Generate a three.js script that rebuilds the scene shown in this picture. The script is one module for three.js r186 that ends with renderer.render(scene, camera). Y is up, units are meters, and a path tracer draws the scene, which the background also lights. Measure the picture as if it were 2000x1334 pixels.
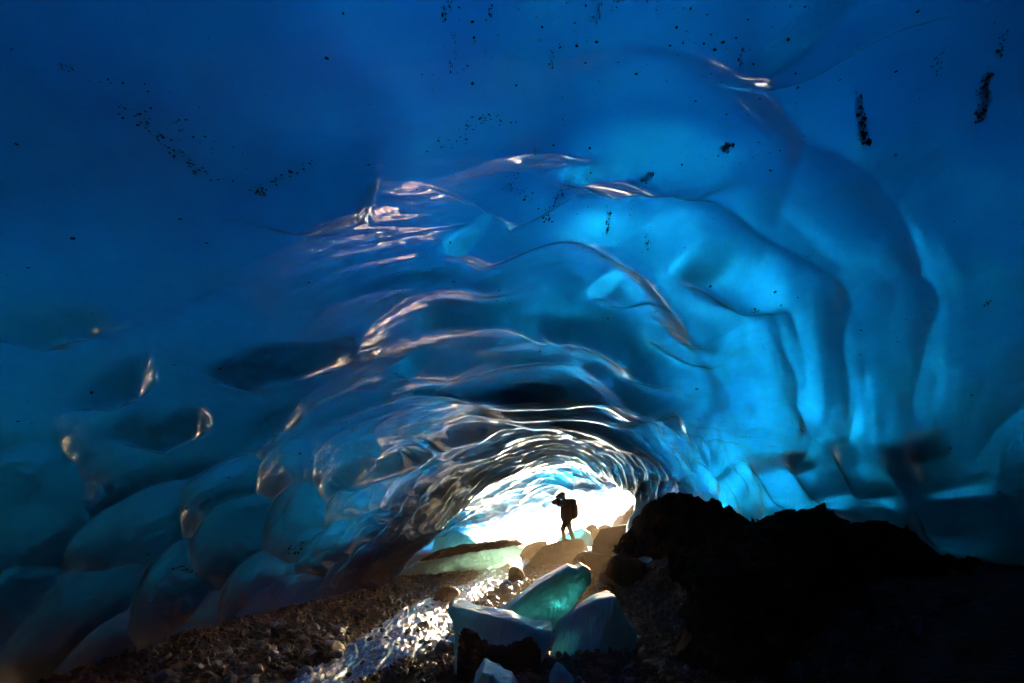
import * as THREE from 'three';
import { Sky } from 'three/addons/objects/Sky.js';
import { mergeGeometries } from 'three/addons/utils/BufferGeometryUtils.js';

// ---------------------------------------------------------------- camera, sky, sun, exposure
const scene = new THREE.Scene();
const EYE = new THREE.Vector3(0, 2.2, 0), PITCH = THREE.MathUtils.degToRad(20), FPX = 889;   // FPX: focal length in pixels of the 2000 px wide photograph
const camera = new THREE.PerspectiveCamera(2 * Math.atan(667 / FPX) * 180 / Math.PI, 1024 / 683, 0.05, 1200);
camera.position.copy(EYE);
camera.rotation.set(PITCH, 0, 0);
scene.add(camera);

const SUN_DIR = new THREE.Vector3(0.34, 0.165, -1).normalize();
const sky = new Sky();
sky.name = 'sky';
sky.userData = { kind: 'structure' };
sky.scale.setScalar(1000);
sky.material.uniforms.sunPosition.value.copy(SUN_DIR);
sky.material.uniforms.turbidity.value = 7;
sky.material.uniforms.rayleigh.value = 2.2;
sky.material.uniforms.mieCoefficient.value = 0.006;
sky.material.uniforms.mieDirectionalG.value = 0.8;
sky.material.uniforms.cloudCoverage.value = 0;
scene.add(sky);
scene.environmentIntensity = 0.3;

const sun = new THREE.DirectionalLight(new THREE.Color().setRGB(1.0, 0.74, 0.48), 5);
sun.position.copy(SUN_DIR).multiplyScalar(60);
sun.target.position.set(0, 0, -14);
sun.position.add(sun.target.position);
sun.castShadow = true;
sun.shadow.radius = 2;
sun.shadow.mapSize.set(4096, 4096);
Object.assign(sun.shadow.camera, { left: -20, right: 20, top: 20, bottom: -20, near: 1, far: 160 });
scene.add(sun, sun.target);

const renderer = new THREE.WebGLRenderer({ antialias: true });
renderer.setSize(1024, 683);
renderer.toneMapping = THREE.LinearToneMapping;
renderer.toneMappingExposure = 34;
renderer.shadowMap.enabled = true;

// ---------------------------------------------------------------- helpers
function rng(seed) { let a = seed >>> 0; return () => { a = (a + 0x6D2B79F5) | 0; let t = Math.imul(a ^ (a >>> 15), 1 | a); t = (t + Math.imul(t ^ (t >>> 7), 61 | t)) ^ t; return ((t ^ (t >>> 14)) >>> 0) / 4294967296; }; }
const PERM = new Uint8Array(512);
{ const r = rng(77), p = [...Array(256).keys()]; for (let i = 255; i > 0; i--) { const j = Math.floor(r() * (i + 1)); [p[i], p[j]] = [p[j], p[i]]; } for (let i = 0; i < 512; i++) PERM[i] = p[i & 255]; }
const fade = (t) => t * t * t * (t * (t * 6 - 15) + 10), mixf = (a, b, t) => a + (b - a) * t, clamp01 = (x) => x < 0 ? 0 : x > 1 ? 1 : x;
const sstep = (a, b, x) => { const t = clamp01((x - a) / (b - a)); return t * t * (3 - 2 * t); };
function grad(h, x, y, z) { const k = h & 15, u = k < 8 ? x : y, v = k < 4 ? y : k === 12 || k === 14 ? x : z; return ((k & 1) ? -u : u) + ((k & 2) ? -v : v); }
function noise(x, y = 0, z = 0) {
  const X0 = Math.floor(x), Y0 = Math.floor(y), Z0 = Math.floor(z), X = X0 & 255, Y = Y0 & 255, Z = Z0 & 255;
  x -= X0; y -= Y0; z -= Z0;
  const u = fade(x), v = fade(y), w = fade(z), A = PERM[X] + Y, AA = PERM[A & 255] + Z, AB = PERM[(A + 1) & 255] + Z, B = PERM[X + 1] + Y, BA = PERM[B & 255] + Z, BB = PERM[(B + 1) & 255] + Z;
  return mixf(mixf(mixf(grad(PERM[AA], x, y, z), grad(PERM[BA], x - 1, y, z), u), mixf(grad(PERM[AB], x, y - 1, z), grad(PERM[BB], x - 1, y - 1, z), u), v),
    mixf(mixf(grad(PERM[AA + 1], x, y, z - 1), grad(PERM[BA + 1], x - 1, y, z - 1), u), mixf(grad(PERM[AB + 1], x, y - 1, z - 1), grad(PERM[BB + 1], x - 1, y - 1, z - 1), u), v), w);
}
function fbm(x, y, z, oct = 4) { let s = 0, a = 0.5; for (let i = 0; i < oct; i++) { s += a * noise(x, y, z); x *= 2.03; y *= 2.03; z *= 2.03; a *= 0.5; } return s; }
function hash2(i, j, k) { let h = Math.imul(i, 374761393) + Math.imul(j, 668265263) + Math.imul(k, 2147483629); h = Math.imul(h ^ (h >>> 13), 1274126177); return ((h ^ (h >>> 16)) >>> 0) / 4294967296; }

const CP = Math.cos(PITCH), SP = Math.sin(PITCH);
// the point of the photograph's sight line (px, py) that lies at depth z
function at(px, py, z) {
  const x = (px - 1000) / FPX, y = -(py - 667) / FPX, dy = y * CP + SP, dz = y * SP - CP, t = z / dz;
  return new THREE.Vector3(EYE.x + x * t, EYE.y + dy * t, z);
}
function toPixel(x, y, z) {
  const dx = x - EYE.x, dy = y - EYE.y, dz = z - EYE.z, cy = dy * CP + dz * SP, cz = -dy * SP + dz * CP;
  if (cz > -0.1) return null;
  return [1000 - FPX * dx / cz, 667 + FPX * cy / cz, -cz];
}
const used = new Map();
function numbered(name) { const n = used.get(name) ?? 0; used.set(name, n + 1); return n ? name + '_' + String(n).padStart(3, '0') : name; }
function mesh(name, geometry, material, parent = scene) {
  const m = new THREE.Mesh(geometry, material);
  m.name = parent === scene ? numbered(name) : name;
  m.castShadow = m.receiveShadow = true;
  parent.add(m);
  return m;
}
function group(name) { const g = new THREE.Group(); g.name = numbered(name); scene.add(g); return g; }
function tag(o, label, category, groupName) { Object.assign(o.userData, { label, category }); if (groupName) o.userData.group = groupName; return o; }
function structure(o, label) { o.userData.kind = 'structure'; if (label) o.userData.label = label; return o; }
const lin = (r, g, b) => new THREE.Color().setRGB(r, g, b);

// grey noise tile for bump and roughness, repeats without a seam
function noiseTexture(size, freq, oct, seed, shape = (v) => 0.5 + 0.7 * v) {
  const data = new Uint8Array(size * size * 4), r = freq / (2 * Math.PI);
  for (let j = 0; j < size; j++) for (let i = 0; i < size; i++) {
    const a = i / size * 2 * Math.PI, b = j / size * 2 * Math.PI;
    // torus in 3-D space: no seam
    const R = r * 1.6, x = (R * 2 + R * Math.cos(b)) * Math.cos(a), y = (R * 2 + R * Math.cos(b)) * Math.sin(a), z = R * Math.sin(b);
    const v = clamp01(shape(fbm(x + seed, y, z, oct)));
    const o = (j * size + i) * 4; data[o] = data[o + 1] = data[o + 2] = v * 255; data[o + 3] = 255;
  }
  const t = new THREE.DataTexture(data, size, size);
  t.wrapS = t.wrapT = THREE.RepeatWrapping; t.magFilter = THREE.LinearFilter; t.minFilter = THREE.LinearMipmapLinearFilter; t.generateMipmaps = true; t.needsUpdate = true;
  return t;
}
const withRepeat = (t, r, s = r) => { const c = t.clone(); c.repeat.set(r, s); c.needsUpdate = true; return c; };
const fineNoise = noiseTexture(512, 9, 5, 3.1), coarseNoise = noiseTexture(512, 3.5, 6, 8.7);

// surface nets: a smooth mesh of the zero level of f (negative inside)
function netMesh(f, lo, hi, cell, uvScale = 1) {
  const n = [0, 1, 2].map((k) => Math.max(3, Math.ceil((hi[k] - lo[k]) / cell) + 1)), [nx, ny, nz] = n;
  const v = new Float32Array(nx * ny * nz), id = new Int32Array(nx * ny * nz).fill(-1), at3 = (i, j, k) => (k * ny + j) * nx + i;
  for (let k = 0; k < nz; k++) for (let j = 0; j < ny; j++) for (let i = 0; i < nx; i++) v[at3(i, j, k)] = f(lo[0] + i * cell, lo[1] + j * cell, lo[2] + k * cell);
  const pos = [], idx = [];
  for (let k = 0; k < nz - 1; k++) for (let j = 0; j < ny - 1; j++) for (let i = 0; i < nx - 1; i++) {
    let sx = 0, sy = 0, sz = 0, c = 0;
    const e = (a, b, ax, ay, az, bx, by, bz) => { const p = v[a], q = v[b]; if ((p < 0) !== (q < 0)) { const t = p / (p - q); sx += ax + (bx - ax) * t; sy += ay + (by - ay) * t; sz += az + (bz - az) * t; c++; } };
    const a000 = at3(i, j, k), a100 = a000 + 1, a010 = a000 + nx, a110 = a010 + 1, a001 = a000 + nx * ny, a101 = a001 + 1, a011 = a001 + nx, a111 = a011 + 1;
    e(a000, a100, 0, 0, 0, 1, 0, 0); e(a010, a110, 0, 1, 0, 1, 1, 0); e(a001, a101, 0, 0, 1, 1, 0, 1); e(a011, a111, 0, 1, 1, 1, 1, 1);
    e(a000, a010, 0, 0, 0, 0, 1, 0); e(a100, a110, 1, 0, 0, 1, 1, 0); e(a001, a011, 0, 0, 1, 0, 1, 1); e(a101, a111, 1, 0, 1, 1, 1, 1);
    e(a000, a001, 0, 0, 0, 0, 0, 1); e(a100, a101, 1, 0, 0, 1, 0, 1); e(a010, a011, 0, 1, 0, 0, 1, 1); e(a110, a111, 1, 1, 0, 1, 1, 1);
    if (c) { id[a000] = pos.length / 3; pos.push(lo[0] + (i + sx / c) * cell, lo[1] + (j + sy / c) * cell, lo[2] + (k + sz / c) * cell); }
  }
  const quad = (a, b, c, d, flip) => { if (a < 0 || b < 0 || c < 0 || d < 0) return; flip ? idx.push(a, c, b, a, d, c) : idx.push(a, b, c, a, c, d); };
  for (let k = 1; k < nz - 1; k++) for (let j = 1; j < ny - 1; j++) for (let i = 1; i < nx - 1; i++) {
    const o = at3(i, j, k), s = v[o] < 0;
    if (s !== (v[o + 1] < 0)) quad(id[o], id[o - nx], id[o - nx - nx * ny], id[o - nx * ny], s);
    if (s !== (v[o + nx] < 0)) quad(id[o], id[o - nx * ny], id[o - nx * ny - 1], id[o - 1], s);
    if (s !== (v[o + nx * ny] < 0)) quad(id[o], id[o - 1], id[o - 1 - nx], id[o - nx], s);
  }
  const P = new Float32Array(pos), N = new Float32Array(pos.length), U = new Float32Array(pos.length / 3 * 2), h = cell * 0.6;
  for (let i = 0; i < P.length / 3; i++) {
    const x = P[i * 3], y = P[i * 3 + 1], z = P[i * 3 + 2];
    let gx = f(x + h, y, z) - f(x - h, y, z), gy = f(x, y + h, z) - f(x, y - h, z), gz = f(x, y, z + h) - f(x, y, z - h);
    const l = Math.hypot(gx, gy, gz) || 1; gx /= l; gy /= l; gz /= l;
    N[i * 3] = gx; N[i * 3 + 1] = gy; N[i * 3 + 2] = gz;
    U[i * 2] = (x + z * 0.6) * uvScale; U[i * 2 + 1] = (y + z * 0.5 - x * 0.2) * uvScale;
  }
  const g = new THREE.BufferGeometry();
  g.setAttribute('position', new THREE.BufferAttribute(P, 3)); g.setAttribute('normal', new THREE.BufferAttribute(N, 3)); g.setAttribute('uv', new THREE.BufferAttribute(U, 2));
  // make sure that faces wind as the normals point
  let agree = 0;
  for (let t = 0; t < Math.min(idx.length, 900); t += 3) {
    const [a, b, c] = [idx[t] * 3, idx[t + 1] * 3, idx[t + 2] * 3];
    const ux = P[b] - P[a], uy = P[b + 1] - P[a + 1], uz = P[b + 2] - P[a + 2], wx = P[c] - P[a], wy = P[c + 1] - P[a + 1], wz = P[c + 2] - P[a + 2];
    agree += ((uy * wz - uz * wy) * N[a] + (uz * wx - ux * wz) * N[a + 1] + (ux * wy - uy * wx) * N[a + 2]) > 0 ? 1 : -1;
  }
  if (agree < 0) for (let t = 0; t < idx.length; t += 3) { const s = idx[t + 1]; idx[t + 1] = idx[t + 2]; idx[t + 2] = s; }
  g.setIndex(idx);
  return g;
}
const smin = (a, b, k) => { const h = clamp01(0.5 + 0.5 * (b - a) / k); return mixf(b, a, h) - k * h * (1 - h); };
function polyDistance(pts, x, y) {          // signed distance to a closed outline, negative inside
  let d = Infinity, inside = false;
  for (let i = 0, j = pts.length - 1; i < pts.length; j = i++) {
    const [ax, ay] = pts[i], [bx, by] = pts[j], ex = bx - ax, ey = by - ay, wx = x - ax, wy = y - ay, t = clamp01((wx * ex + wy * ey) / (ex * ex + ey * ey));
    d = Math.min(d, (wx - ex * t) ** 2 + (wy - ey * t) ** 2);
    if ((ay > y) !== (by > y) && x < (bx - ax) * (y - ay) / (by - ay) + ax) inside = !inside;
  }
  return (inside ? -1 : 1) * Math.sqrt(d);
}

// ---------------------------------------------------------------- the glacier: a vault of solid ice over the cave
// cross-sections of the vault, left foot to right foot, from behind the camera to the mouth
const STATIONS = [
  [10.2, [[-0.5, -1.2], [-0.5, -1.1], [-0.4, -1.0], [-0.3, -0.9], [-0.1, -0.85], [0.1, -0.85], [0.3, -0.9], [0.4, -1.0], [0.5, -1.1], [0.5, -1.2]]],
  [8.5, [[-4.4, -0.9], [-4.5, 0.4], [-4, 1.6], [-3, 2.9], [-1.4, 3.6], [0.6, 3.7], [2.6, 3.3], [4, 2.4], [4.6, 1.1], [4.6, -0.3]]],
  [4.5, [[-6.0, -0.8], [-6.1, 0.8], [-5.5, 2.3], [-4.1, 3.6], [-1.8, 4.4], [1.1, 4.6], [3.7, 4.1], [5.2, 3.1], [5.8, 1.8], [5.8, 0.2]]],
  [0, [[-6.3, -0.8], [-6.4, 0.9], [-5.7, 2.4], [-4.2, 3.75], [-1.9, 4.45], [1.2, 4.68], [3.8, 4.2], [5.4, 3.15], [6.0, 1.85], [6.0, 0.3]]],
  [-3.5, [[-6.3, -0.8], [-6.4, 0.9], [-5.7, 2.4], [-4.2, 3.75], [-1.9, 4.45], [1.2, 4.68], [3.8, 4.2], [5.4, 3.15], [6.0, 1.85], [6.0, 0.3]]],
  [-7, [[-6.3, -0.8], [-6.0, 0.6], [-5.2, 1.95], [-3.8, 3.25], [-1.7, 3.98], [1.2, 4.22], [3.5, 3.85], [5.0, 3.05], [5.6, 1.8], [5.6, 0.3]]],
  [-10, [[-6.0, -0.9], [-5.4, 0.25], [-4.5, 1.5], [-3.1, 2.75], [-1.2, 3.6], [1.2, 3.95], [3.3, 3.57], [4.7, 2.8], [5.2, 1.6], [5.1, 0.3]]],
  [-13, [[-5.2, -0.9], [-4.2, 0.1], [-3.1, 1.0], [-2.1, 2.05], [-0.7, 3.05], [1.4, 3.7], [3.1, 3.3], [4.1, 2.5], [4.0, 1.2], [3.7, 0.2]]],
  [-15, [[-4.9, -0.9], [-3.9, -0.05], [-2.8, 0.9], [-1.8, 1.9], [-0.6, 2.8], [1.6, 3.5], [3.0, 3.05], [3.75, 2.35], [3.3, 1.0], [3.0, 0.2]]],
  [-17, [[-5.6, -0.6], [-4.9, 0.25], [-3.8, 1.1], [-2.6, 2.0], [-0.6, 2.95], [1.6, 3.55], [3.4, 3.2], [4.5, 2.7], [4.7, 1.4], [4.6, 0.2]]],
  [-20, [[-5.6, -0.6], [-5.0, 0.2], [-3.8, 1.0], [-2.5, 1.65], [-0.2, 2.3], [2, 2.85], [4.2, 3.05], [5.6, 2.9], [6.1, 1.6], [6.2, 0.2]]],
  [-24, [[-4.9, -0.6], [-4.2, -0.1], [-3.2, 0.4], [-1.6, 1.0], [0.7, 1.7], [3, 2.35], [5, 2.85], [6.6, 3.0], [7.4, 1.8], [7.7, 0.2]]],
];
const KNOTS = 10;
function sectionAt(z) {
  const S = STATIONS;
  let i = 0; while (i < S.length - 2 && z < S[i + 1][0]) i++;
  const z0 = S[i][0], z1 = S[i + 1][0], h = z1 - z0, t = (z - z0) / h, out = [];
  const h00 = 2 * t ** 3 - 3 * t * t + 1, h10 = t ** 3 - 2 * t * t + t, h01 = -2 * t ** 3 + 3 * t * t, h11 = t ** 3 - t * t;
  for (let k = 0; k < KNOTS; k++) {
    const p = [0, 0];
    for (let c = 0; c < 2; c++) {
      const y0 = S[i][1][k][c], y1 = S[i + 1][1][k][c];
      const m0 = i > 0 ? (y1 - S[i - 1][1][k][c]) / (z1 - S[i - 1][0]) : (y1 - y0) / h, m1 = i < S.length - 2 ? (S[i + 2][1][k][c] - y0) / (S[i + 2][0] - z0) : (y1 - y0) / h;
      p[c] = h00 * y0 + h10 * h * m0 + h01 * y1 + h11 * h * m1;
    }
    out.push(p);
  }
  return out;
}
function onSection(sec, u) {
  const s = clamp01(u) * (KNOTS - 1), i = Math.min(KNOTS - 2, Math.floor(s)), t = s - i, g = (k) => sec[Math.max(0, Math.min(KNOTS - 1, k))];
  const [a, b, c, d] = [g(i - 1), g(i), g(i + 1), g(i + 2)], r = [0, 0];
  for (let k = 0; k < 2; k++) r[k] = 0.5 * (2 * b[k] + (c[k] - a[k]) * t + (2 * a[k] - 5 * b[k] + 4 * c[k] - d[k]) * t * t + (3 * b[k] - a[k] - 3 * c[k] + d[k]) * t ** 3);
  return r;
}
const ROWS = [];
for (let z = 10.2; z > -1.0; z -= 0.25) ROWS.push(z);
for (let z = -1.0; z > -24.0; z -= z > -9 ? 0.025 : 0.030) ROWS.push(z);
ROWS.push(-24.0);
const NC = 860, NR = ROWS.length;
const ARC = 18;                                     // metres of wall round a cross-section, near the camera
const baseP = new Float32Array(NR * NC * 3), baseN = new Float32Array(NR * NC * 3);
function gridNormals(P, N, nr, nc, sign) {
  for (let r = 0; r < nr; r++) for (let c = 0; c < nc; c++) {
    const o = (r * nc + c) * 3, a = (r * nc + Math.max(0, c - 1)) * 3, b = (r * nc + Math.min(nc - 1, c + 1)) * 3, d = (Math.max(0, r - 1) * nc + c) * 3, e = (Math.min(nr - 1, r + 1) * nc + c) * 3;
    const ux = P[b] - P[a], uy = P[b + 1] - P[a + 1], uz = P[b + 2] - P[a + 2], vx = P[e] - P[d], vy = P[e + 1] - P[d + 1], vz = P[e + 2] - P[d + 2];
    let x = uy * vz - uz * vy, y = uz * vx - ux * vz, z = ux * vy - uy * vx; const l = (Math.hypot(x, y, z) || 1) * sign;
    N[o] = x / l; N[o + 1] = y / l; N[o + 2] = z / l;
  }
}
for (let r = 0; r < NR; r++) {
  const sec = sectionAt(ROWS[r]);
  for (let c = 0; c < NC; c++) { const p = onSection(sec, c / (NC - 1)), o = (r * NC + c) * 3; baseP[o] = p[0]; baseP[o + 1] = p[1]; baseP[o + 2] = ROWS[r]; }
}
gridNormals(baseP, baseN, NR, NC, 1);
{ const o = (Math.floor(NR / 2) * NC + Math.floor(NC / 2)) * 3; if (baseN[o + 1] > 0) for (let i = 0; i < baseN.length; i++) baseN[i] = -baseN[i]; }   // into the cave

// where the photograph's sight lines meet the vault: nearest vertex for every 5 px cell
function lookup(P) {
  const W = 400, H = 267, d = new Float32Array(W * H).fill(1e9), id = new Int32Array(W * H).fill(-1);
  for (let i = 0; i < P.length / 3; i++) {
    if (P[i * 3 + 2] > -1) continue;
    const q = toPixel(P[i * 3], P[i * 3 + 1], P[i * 3 + 2]); if (!q) continue;
    const x = Math.floor(q[0] / 5), y = Math.floor(q[1] / 5); if (x < 0 || y < 0 || x >= W || y >= H) continue;
    const k = y * W + x; if (q[2] < d[k]) { d[k] = q[2]; id[k] = i; }
  }
  return (px, py) => { const x = Math.floor(px / 5), y = Math.floor(py / 5); for (let r = 0; r < 6; r++) for (let j = -r; j <= r; j++) for (let i = -r; i <= r; i++) { const X = x + i, Y = y + j; if (X >= 0 && Y >= 0 && X < W && Y < H && id[Y * W + X] >= 0) return id[Y * W + X]; } return -1; };
}
const baseAt = lookup(baseP);

// melt scallops: bowls between crests, longer across the cave than along it
function scallops(a, z, la, lz, seed, sharp, near = 1.25, far = 0.88) {
  const gi = Math.floor(a / la), gj = Math.floor(z / lz);
  let f = 9;
  for (let j = -2; j <= 2; j++) for (let i = -1; i <= 1; i++) {
    const I = gi + i, J = gj + j, off = (J & 1) * 0.5;
    const cx = (I + off + 0.15 + 0.7 * hash2(I, J, seed)) * la, cz = (J + 0.15 + 0.7 * hash2(I, J, seed + 7)) * lz;
    const dx = (a - cx) / la; let dz = (z - cz) / lz; dz *= dz > 0 ? near : far;
    f = smin(f, dx * dx * 1.2 + dz * dz + 0.12 * hash2(I, J, seed + 13), sharp);
  }
  return f;
}
// the long crests that catch the daylight, traced over the wall: points of the photograph, height
const CRESTS = [
  [[[1100, 256], [1190, 268], [1270, 295], [1340, 340], [1405, 390]], 0.135],
  [[[1110, 312], [1170, 330], [1245, 370]], 0.11],
  [[[870, 468], [930, 475], [1005, 513]], 0.09],
  [[[1085, 450], [1190, 470], [1250, 500], [1310, 560], [1370, 640], [1470, 702]], 0.13],
  [[[1330, 487], [1380, 510], [1440, 560], [1510, 620]], 0.14],
  [[[780, 668], [900, 625], [980, 615], [1050, 630], [1080, 645]], 0.10],
  [[[1065, 655], [1100, 637], [1160, 650], [1250, 705], [1390, 785]], 0.12],
  [[[1150, 560], [1200, 570], [1245, 600]], 0.07],
  [[[1270, 628], [1320, 665], [1400, 715]], 0.08],
  [[[840, 775], [940, 765], [1060, 762], [1170, 758], [1250, 790], [1340, 815]], 0.12],
  [[[1140, 700], [1200, 730], [1300, 800]], 0.08],
  [[[1490, 66], [1535, 92], [1552, 130]], 0.12],
  [[[1735, 850], [1790, 920], [1850, 1020], [1856, 1090]], 0.12],
  [[[1780, 830], [1850, 910], [1880, 960]], 0.09],
  [[[445, 748], [480, 722], [560, 700], [700, 705]], 0.14],
  [[[282, 880], [330, 840], [420, 815]], 0.13],
  [[[190, 800], [230, 750], [310, 735]], 0.12],
  [[[1610, 820], [1690, 930], [1720, 990]], 0.09],
  [[[1540, 870], [1590, 930], [1640, 1000]], 0.075],
  [[[1470, 870], [1510, 930], [1545, 1010]], 0.07],
  [[[560, 440], [600, 400], [680, 372], [740, 372]], 0.10],
  [[[650, 970], [700, 935], [800, 905], [880, 860]], 0.10],
  [[[55, 660], [110, 620], [230, 600]], 0.10],
  [[[500, 880], [520, 820], [600, 800]], 0.10],
  [[[800, 548], [900, 545], [1010, 570]], 0.08],
  [[[760, 712], [840, 716], [910, 726]], 0.08],
  [[[972, 424], [1000, 411], [1060, 428]], 0.07],
  [[[900, 802], [1000, 792], [1110, 785], [1200, 802], [1265, 836]], 0.10],
  [[[960, 832], [1030, 812], [1130, 815], [1215, 855], [1262, 900]], 0.10],
  [[[830, 882], [900, 852], [980, 836]], 0.09],
].map(([pts, h]) => {
  const q = pts.map(([x, y]) => { const i = baseAt(x, y); return i < 0 ? null : [((i % NC) / (NC - 1) - 0.5) * ARC, ROWS[Math.floor(i / NC)]]; }).filter(Boolean);
  const dense = [];
  if (q.length > 1) { const cv = new THREE.CatmullRomCurve3(q.map(([a, b]) => new THREE.Vector3(a, b, 0))); for (let i = 0; i <= 16; i++) { const p = cv.getPoint(i / 16); dense.push([p.x, p.y]); } }
  const xs = dense.map((p) => p[0]), zs = dense.map((p) => p[1]);
  const k = Math.max(0.75, Math.min(1.3, -(zs[0] + zs[8] + zs[16]) / 3 / 7));
  return { pts: dense, h: h * 2.1 * k * (1 + 0.4 * sstep(0.9, 2.4, (xs[0] + xs[16]) / 2)), k, box: [Math.min(...xs) - 1.2, Math.max(...xs) + 1.2, Math.min(...zs) - 1.2, Math.max(...zs) + 1.2] };
}).filter((c) => c.pts.length);
let nearCrest = 0;                                    // how near the last point asked for lies to a crest, 0 to 1
function crests(a, z) {
  let s = 0; nearCrest = 0;
  for (const c of CRESTS) {
    if (a < c.box[0] || a > c.box[1] || z < c.box[2] || z > c.box[3]) continue;
    let best = 9, bt = 0, side = 0;
    for (let i = 0; i < c.pts.length - 1; i++) {
      const [ax, az] = c.pts[i], [bx, bz] = c.pts[i + 1], ex = bx - ax, ez = bz - az, wx = a - ax, wz = z - az, t = clamp01((wx * ex + wz * ez) / (ex * ex + ez * ez + 1e-9));
      const d = (wx - ex * t) ** 2 + (wz - ez * t) ** 2;
      if (d < best) { best = d; bt = (i + t) / (c.pts.length - 1); side = z - (az + ez * t); }
    }
    const d = Math.sqrt(best), w = (side < 0 ? 0.23 : 0.40) * c.k, g = d / w;          // steep towards the mouth, gentle towards the camera
    if (g > 3.4) continue;
    const taper = sstep(0, 0.3, bt) * sstep(0, 0.3, 1 - bt);
    s += c.h * taper * Math.exp(-g * g); nearCrest = Math.max(nearCrest, taper * Math.exp(-g * g / 3.5));
  }
  return s;
}
// the crests sweep towards the mouth on their way down the right wall
const SWEEP = [[-9, -0.1], [-4, -0.3], [-1, -0.35], [0.3, 0], [1, 0.8], [2, 1.3], [3, 1.25], [4, 1.0], [5, 0.65], [6, 0.3], [7, 0.1], [9, 0]], SWEPT = new Float32Array(1801);
for (let i = 1; i <= 1800; i++) { const a = -9 + i * 0.01; let k = 0; while (k < SWEEP.length - 2 && a > SWEEP[k + 1][0]) k++; SWEPT[i] = SWEPT[i - 1] + 0.01 * mixf(SWEEP[k][1], SWEEP[k + 1][1], clamp01((a - SWEEP[k][0]) / (SWEEP[k + 1][0] - SWEEP[k][0]))); }
const sweep = (a) => SWEPT[Math.max(0, Math.min(1800, Math.floor((a + 9) * 100)))] + ((a + 9) * 100 - Math.floor((a + 9) * 100)) * (SWEPT[Math.max(0, Math.min(1800, Math.floor((a + 9) * 100) + 1))] - SWEPT[Math.max(0, Math.min(1800, Math.floor((a + 9) * 100)))]) - SWEPT[930];
const P = new Float32Array(NR * NC * 3), N = new Float32Array(NR * NC * 3), UV = new Float32Array(NR * NC * 2);
for (let r = 0; r < NR; r++) {
  const z = ROWS[r];
  for (let c = 0; c < NC; c++) {
    const i = r * NC + c, o = i * 3, u = c / (NC - 1), a = (u - 0.5) * ARC;
    const wa = a + 1.1 * noise(a * 0.22, z * 0.3, 4.2) + 0.3 * noise(a * 0.9, z * 0.9, 1.2), wz = z + 0.75 * noise(a * 0.18, z * 0.35, 9.4) + 0.18 * noise(a * 0.8, z * 0.8, 6.6) + sweep(a);
    const throat = sstep(-8.5, -13, z), big = 0.55 + 0.6 * clamp01(0.5 + 1.3 * noise(a * 0.16, z * 0.22, 31.7));
    const crown = Math.exp(-(((u - 0.56) / 0.16) ** 2)) * throat * sstep(-17.5, -14.5, z), fineness = 0.45 + 0.55 * sstep(-0.2, 0.25, noise(a * 0.35, z * 0.45, 2.5));
    const crest = crests(a, z), free = 1 - 0.85 * nearCrest;
    const n1 = mixf(1.25, 2.6, throat), n2 = mixf(0.88, 0.56, throat), mouth = sstep(-15, -17.5, z), left = sstep(0, -1.5, a), even = (1 - 0.3 * sstep(0.3, -0.8, a) * sstep(-4.5, -2.5, a) * (1 - throat)) * (1 - 0.55 * sstep(-4.2, -3.0, z) * sstep(0.9, -0.1, a));
    let d = 0.46 * even * free * big * (1 - 0.45 * crown) * (1 - 0.35 * throat * left) * (1 - 0.38 * sstep(1.2, 2.6, a) * (1 - throat)) * (1 - 0.1 * sstep(-3.5, -5.5, a)) * (1 + 0.15 * mouth) * (scallops(wa, wz, 1.75, 1.08, 5, mixf(0.035, 0.012, throat), n1, n2) - 0.30);
    d += mixf(0.075 + 0.035 * sstep(1.2, 2.6, a), 0.13, throat) * even * (1 + 0.3 * mouth) * free * fineness * (scallops(wa + 3, wz * 1.02, 0.85, 0.48, 21, mixf(0.05, 0.016, throat), n1, n2) - 0.30);
    d += 0.011 * free * (scallops(wa * 1.07 + 5, wz * 1.1, 0.36, 0.20, 47, 0.05, 1.5, 0.8) - 0.30);
    d += 0.022 * fineness * throat * (1 - mouth) * (scallops(wa * 1.1 + 9, wz, 0.45, 0.22, 33, 0.03) - 0.30);
    d += 0.30 * fbm(a * 0.16, z * 0.2, 12.3, 2) + crest + 0.012 * noise(a * 2.2, z * 2.6, 3.3) + 0.003 * noise(a * 7, z * 7, 3.3);
    const foot = sstep(0, 0.05, u) * sstep(0, 0.05, 1 - u), ends = sstep(9.8, 7, z) * (0.35 + 0.65 * sstep(-24, -22.5, z));
    d *= (0.3 + 0.7 * foot) * ends;
    for (let k = 0; k < 3; k++) P[o + k] = baseP[o + k] + baseN[o + k] * d;
    UV[i * 2] = a; UV[i * 2 + 1] = z;
  }
}
gridNormals(P, N, NR, NC, 1);
for (let i = 0; i < N.length; i += 3) if (N[i] * baseN[i] + N[i + 1] * baseN[i + 1] + N[i + 2] * baseN[i + 2] < 0) { N[i] *= -1; N[i + 1] *= -1; N[i + 2] *= -1; }
const iceAt = lookup(P);

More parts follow.
